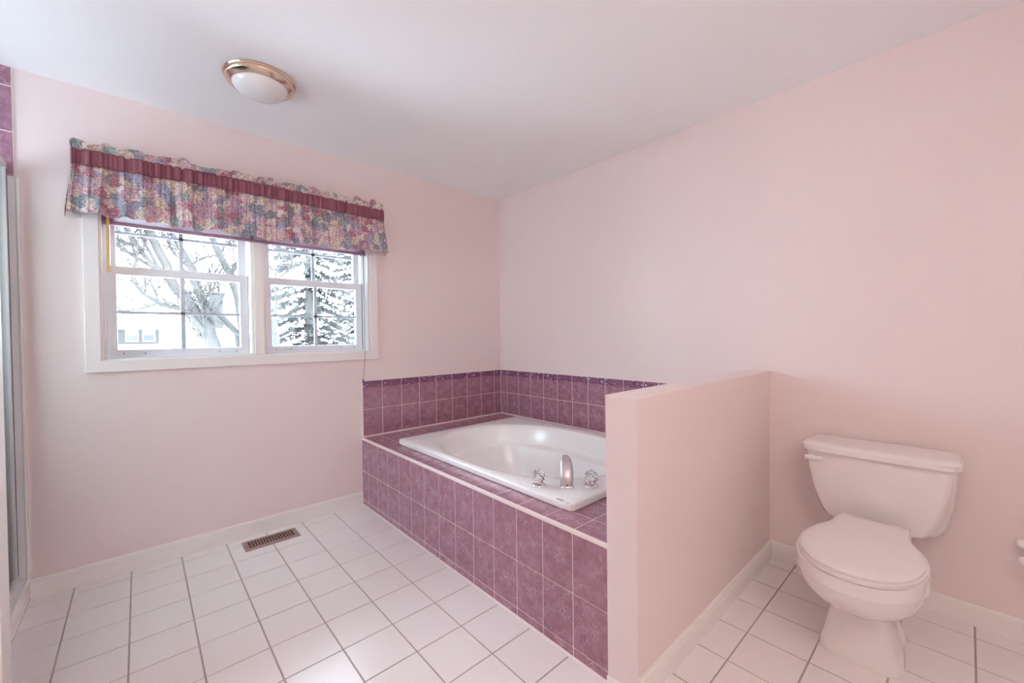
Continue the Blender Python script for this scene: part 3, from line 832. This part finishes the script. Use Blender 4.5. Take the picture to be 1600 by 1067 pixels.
build('curtain_rod', MB().tube([(VX0 + .01, -.004, 2.07), (VX0 + .012, -.06, 2.07), (VX0 + .03, -.082, 2.072), (-1.94, -.082, 2.082), (VX1 - .03, -.082, 2.072), (VX1 - .012, -.06, 2.07), (VX1 - .01, -.004, 2.07)], .006, 10), 'white_paint', val)

# ------------------------------------------------------------------ shower stall
sh = thing('shower_stall', 'white shower stall with framed glass door at the window wall', 'shower', (-3.36, -0.46, 0))
sb = MB()
sb.box(XL, XS, PY0, 0, 0, 0.03).box(XS - .085, XS, PY0, 0, 0.03, 0.102)
build('shower_base', sb, 'acrylic', sh, bevel=0.008, seg=3, smooth=True)
pn = MB().box(XL, XS - .004, -0.014, 0, 0.10, 1.945)
build('wall_panel', pn, 'acrylic', sh, bevel=0.005)
build('wall_panel', MB().box(XL, XL + .014, PY0, -.014, 0.03, SW[2] - .04), 'acrylic', sh, bevel=0.005)
build('wall_panel', MB().box(XL + .014, XS - .004, PY0, PY0 + .014, 0.03, 1.945), 'acrylic', sh, bevel=0.005)
build('panel_flange', MB().box(XS - .010, XS, -0.018, 0, 0.10, 1.945), 'acrylic', sh, bevel=0.004)
dx = -2.928
df = MB()
df.box(dx - .016, dx + .010, -.045, -.014, .100, 2.000).box(dx - .016, dx + .010, PY0 + .014, PY0 + .045, .100, 2.0).box(dx - .016, dx + .010, PY0 + .045, -.045, .100, .128).box(dx - .016, dx + .010, PY0 + .045, -.045, 1.972, 2.0)
fr_ = build('door_frame', df, 'alu', sh, bevel=0.002)
build('channel_seal', MB().box(dx + .010, dx + .0115, -.026, -.020, .128, 1.97), 'gap', fr_)
build('glass_door', MB().box(dx - .006, dx, PY0 + .045, -.045, .128, 1.972), 'shower_glass', sh)
# tiles on the wall above the stall
build('grout_bed', MB().box(XL, XS - .012, -.005, 0, 1.945, H), 'grout_tub', wall_back)
xsj = [XS - .012 - .153 * k for k in range(1, 8)]
for a0, a1 in cells(XL, XS - .012, xsj):
    for z0, z1 in ((1.947, 2.1455), (2.1485, 2.3495), (2.3525, 2.438)):
        put_tile(wall_back, a1 - a0, z1 - z0, 0.006, 0.002, 'plum', ((a0 + a1) / 2, 0, (z0 + z1) / 2), ROT_BACK)

# ------------------------------------------------------------------ globe light bar added behind the camera to fill the room (on)
FILL_X = -2.30
fill_bar = thing('fill_light_bar', 'lit bar of six globes on a brass plate, added unseen as fill light', 'fill light', (FILL_X, YR, 2.02))
build('back_plate', MB().box(FILL_X - .52, FILL_X + .52, YR, YR + .03, 1.97, 2.07), 'brass', fill_bar, bevel=0.006)
for k in range(6):
    c = Vector((FILL_X - .425 + .17 * k, YR + .10, 2.02))
    g_ = build('globe', MB().lathe([(.0, -.06)] + [(.06 * math.sin(PI * i / 12), -.06 * math.cos(PI * i / 12)) for i in range(1, 12)] + [(0, .06)], c, 24), 'bulb', fill_bar, smooth=True)
    build('socket', MB().lathe([(.024, 0), (.024, .03), (.02, .045)], (c.x, YR + .03, c.z), 20, Vector((0, 1, 0))), 'brass', g_, smooth=True)

# ------------------------------------------------------------------ outside
GZ = -3.0
gr = MB().grid(lambda u, v: (-60 + 120 * u, -40 + 140 * v, GZ + .15 * math.sin(9 * u) * math.sin(7 * v)), 24, 24)
ground = build('ground', gr, 'snow', smooth=True); struct(ground, 'snow covered garden outside the window', 'ground')

def rot_about(v, axis, a): return Matrix.Rotation(a, 3, axis) @ v
def grow(mb, p, d, length, rad, depth, rg):
    n = 4
    pts, rads = [Vector(p)], [rad]
    d = Vector(d).normalized()
    for i in range(n):
        d = (d + Vector((rg.uniform(-.25, .25), rg.uniform(-.25, .25), rg.uniform(-.10, .22)))).normalized()
        pts.append(pts[-1] + d * length / n); rads.append(rad * (1 - .6 * (i + 1) / n))
    mb.tube(pts, rads, 4 if depth else 3)
    if depth:
        for i in range(1, n + 1):
            for _ in range(2):
                ax = Vector((rg.uniform(-1, 1), rg.uniform(-1, 1), rg.uniform(-1, 1))).normalized()
                grow(mb, pts[i], rot_about(d, ax, rg.uniform(.4, 1.0)), length * rg.uniform(.4, .65), max(rads[i] * .75, .0065), depth - 1, rg)

def poly_branch(pts, r0, r1, jit, rg):
    n = len(pts)
    return [Vector(p) + Vector((0, rg.uniform(-jit, jit), 0)) for p in pts], [r0 + (r1 - r0) * i / (n - 1) for i in range(n)]

rg = random.Random(21)
TY = 7.0
t1 = thing('maple_tree', 'bare leaning maple tree with many stems outside the window', 'tree', (-0.95, TY, GZ))
main = [(-0.95, GZ), (-1.12, -1.2), (-1.32, .4), (-1.40, 1.08), (-1.48, 1.36), (-1.66, 1.69), (-1.78, 1.93), (-1.99, 2.19), (-2.09, 2.58), (-2.20, 2.83), (-2.28, 3.06), (-2.5, 3.8), (-2.6, 4.8)]
pts, rd = poly_branch([(x, TY, z) for x, z in main], .17, .05, .0, rg)
rd = [.17, .15, .125, .115, .105, .10, .095, .085, .075, .07, .065, .05, .03]
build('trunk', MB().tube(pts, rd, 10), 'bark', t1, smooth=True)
limbs = [
    ([(-1.25, -.2), (-1.35, .6), (-1.47, 1.08), (-1.57, 1.36), (-1.79, 1.72), (-2.22, 1.86), (-2.41, 2.03), (-2.56, 2.25)], .075, .02),
    ([(-1.40, 1.08), (-1.46, 1.6), (-1.56, 1.94), (-1.65, 2.22), (-1.75, 2.62), (-1.85, 2.85), (-1.99, 3.18), (-2.1, 4.2)], .085, .04),
    ([(-0.95, .8), (-0.99, 1.30), (-1.32, 1.73), (-1.52, 1.89), (-1.65, 2.08), (-1.72, 2.5)], .07, .035),
    ([(-0.95, -2.6), (-0.86, 0), (-0.92, 1.2), (-0.98, 2.03), (-1.11, 2.51), (-1.30, 2.86), (-1.41, 3.19), (-1.6, 4.3)], .09, .05),
    ([(-2.03, 2.25), (-2.27, 2.51), (-2.40, 2.73), (-2.56, 3.04), (-2.62, 3.18), (-2.75, 3.8)], .05, .03),
    ([(-2.10, 2.30), (-2.27, 2.51), (-2.50, 2.69), (-2.73, 2.81), (-3.1, 2.95)], .035, .015),
    ([(-2.05, 2.33), (-2.21, 2.52), (-2.32, 2.79), (-2.41, 3.01), (-2.5, 3.5)], .035, .02),
    ([(-1.11, 2.51), (-.95, 2.75), (-.88, 3.05), (-.85, 3.6)], .05, .025),
]
tw = MB()
for pl, r0, r1 in limbs:
    p3, rr = poly_branch([(x, TY + (0 if i == 0 else rg.uniform(-.15, .15)), z) for i, (x, z) in enumerate(pl)], r0, r1, 0, rg)
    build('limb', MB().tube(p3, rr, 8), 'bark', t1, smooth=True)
    for i in range(2, len(p3)):
        for _ in range(2):
            d = (p3[i] - p3[i - 1]).normalized()
            ax = Vector((rg.uniform(-.4, .4), 1, rg.uniform(-.4, .4))).normalized()
            grow(tw, p3[i], rot_about(d, ax, rg.uniform(.4, 1.1) * rg.choice((-1, 1))), rg.uniform(.5, 1.0), .017, 2, rg)
o = build('twigs', tw, 'bark', t1, fix=False); o['kind'] = 'stuff'

t2 = thing('young_tree', 'thin young bare tree in front of the spruce', 'tree', (-0.54, 6.0, GZ))
pts, rd = poly_branch([(-.54, 6, GZ), (-.53, 6, -.5), (-.54, 6, 1.05), (-.56, 6, 1.59), (-.52, 6, 1.92), (-.53, 6, 2.16), (-.52, 6, 2.40), (-.40, 6, 2.74), (-.3, 6, 3.1)], .08, .010, 0, rg)
rd = [.09, .08, .07, .05, .02, .018, .015, .010, .006]
build('trunk', MB().tube(pts, rd, 8), 'bark', t2, smooth=True)
tw = MB()
for a, b_ in (((-.52, 6, 2.40), (-.65, 6, 2.72)), ((-.55, 6, 1.7), (-.36, 6, 2.0)), ((-.54, 6, 1.5), (-.3, 6, 1.62)), ((-.52, 6, 2.3), (-.3, 6, 2.5)), ((-.44, 6, 2.6), (-.1, 6, 2.62))):
    a, b_ = Vector(a), Vector(b_)
    grow(tw, a, b_ - a, (b_ - a).length * 1.3, .014, 2, rg)
o = build('twigs', tw, 'bark', t2, fix=False); o['kind'] = 'stuff'

# snowy spruce: trunk, drooping boughs, needles and snow lying on them
def spruce(x, y, h, rbase, seed, label):
    rg = random.Random(seed)
    t = thing('spruce_tree', label, 'tree', (x, y, GZ), 'snowy spruces behind the garden')
    build('trunk', MB().tube([(x, y, GZ), (x, y, GZ + h * .5), (x, y, GZ + h)], [.22, .14, .03], 8), 'bark', t, smooth=True)
    nd, sn, bo = MB(), MB(), MB()
    z = GZ + 1.0
    while z < GZ + h - .2:
        k = 1 - (z - GZ) / h
        r = rbase * k ** .8 * rg.uniform(.8, 1.1)
        for _ in range(6):
            a = rg.uniform(0, 2 * PI)
            d = Vector((math.cos(a), math.sin(a), 0)); sd = Vector((-d.y, d.x, 0))
            pts = [Vector((x, y, z)) + d * r * q + Vector((0, 0, -r * .42 * q ** 1.5 + .10 * r * q ** 3)) for q in (0, .35, .7, 1)]
            bo.tube(pts, [.022, .016, .010, .004], 3)
            for _ in range(90):
                q = rg.uniform(.12, 1); i = min(2, int(q * 3)); w = q * 3 - i
                c = pts[i].lerp(pts[min(3, i + 1)], w)
                s = rg.uniform(-1, 1)
                tip = c + sd * s * .30 * (1.15 - q) * r * .6 + d * .08 + Vector((0, 0, -abs(s) * .10 - rg.uniform(0, .10)))
                wv_ = d * .046
                nv_ = d * .030 + Vector((0, 0, .038))
                nd.quad(c - nv_, c + nv_, tip + nv_ * .6, tip - nv_ * .6)
                if rg.random() < .26:
                    u_ = Vector((0, 0, .034 + .016 * rg.random()))
                    m_ = c.lerp(tip, rg.uniform(.1, .5)); e_ = c.lerp(tip, rg.uniform(.6, 1.0))
                    sn.quad(m_ - wv_ * 1.3 + u_, m_ + wv_ * 1.3 + u_, e_ + wv_ + u_, e_ - wv_ + u_)
        z += rg.uniform(.20, .30)
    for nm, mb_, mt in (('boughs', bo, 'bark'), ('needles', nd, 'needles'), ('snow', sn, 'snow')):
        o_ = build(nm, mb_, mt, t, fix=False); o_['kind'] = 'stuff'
spruce(1.25, 10.0, 10.5, 2.3, 4, 'tall snowy spruce behind the thin young tree')
spruce(5.0, 15.5, 12.5, 2.6, 5, 'broad snowy spruce beyond the other spruce')

# brick house with two upstairs windows
hs = thing('brick_house', 'dark brick house with two white framed windows under a snowy roof', 'house', (-6.0, 52, GZ))
build('wall', MB().box(-12, -0.99, 50, 58, GZ, 2.285), 'brickwall', hs)
rf = MB().loft([[(-12.5, 49.5, 2.2), (-0.6, 49.5, 2.2), (-0.6, 58.5, 2.2), (-12.5, 58.5, 2.2)], [(-12.5, 49.5, 2.5), (-0.6, 49.5, 2.5), (-0.6, 58.5, 2.5), (-12.5, 58.5, 2.5)], [(-9, 53.8, 5.2), (-4, 53.8, 5.2), (-4, 54.2, 5.2), (-9, 54.2, 5.2)]])
build('roof', rf, 'snow', hs)
build('porch_roof', MB().loft([[(-12.2, y, z), (-0.8, y, z), (-0.8, y, z + .35), (-12.2, y, z + .35)] for y, z in ((46.5, -.2), (50, .45))]), 'snow', hs)
build('porch_fascia', MB().box(-12.1, -.9, 46.6, 50, GZ, -.2), 'brickwall', hs)
for x0 in (-3.42, -2.22, -5.4, -7.4):
    w_ = build('window', frame_mb(x0, x0 + .92, 1.03, 2.26, .08, 49.94, 50.02), 'housewhite', hs)
    build('pane', MB().box(x0 + .06, x0 + .86, 49.985, 49.995, 1.08, 2.20), 'housepane', w_)
    build('blind', MB().box(x0 + .10, x0 + .82, 49.970, 49.980, 1.68, 2.18), 'housewhite', w_)
# second house with the chimney
h2 = thing('snowy_house', 'pale house with a tall chimney on its snowy roof', 'house', (5.0, 56, GZ))
build('wall', MB().box(0.4, 13, 51, 60, GZ, 1.2), 'housewhite', h2)
rf = MB().loft([[(0, 50.4, 1.2), (13.4, 50.4, 1.2), (13.4, 60.6, 1.2), (0, 60.6, 1.2)], [(0, 50.4, 1.5), (13.4, 50.4, 1.5), (13.4, 60.6, 1.5), (0, 60.6, 1.5)], [(0.6, 55.3, 5.0), (12.8, 55.3, 5.0), (12.8, 55.7, 5.0), (0.6, 55.7, 5.0)]])
build('roof', rf, 'snow', h2)
ch = build('chimney', MB().box(3.20, 4.40, 51.6, 52.8, 1.8, 6.15), 'chimney', h2)
build('chimney_cap', MB().box(3.08, 4.52, 51.5, 52.9, 6.05, 6.24), 'chimney', ch)
build('flue', MB().lathe([(.10, 0), (.10, .55)], (3.6, 52.2, 6.24), 10).lathe([(.10, 0), (.10, .75)], (4.1, 52.2, 6.24), 10), 'chimney', ch)
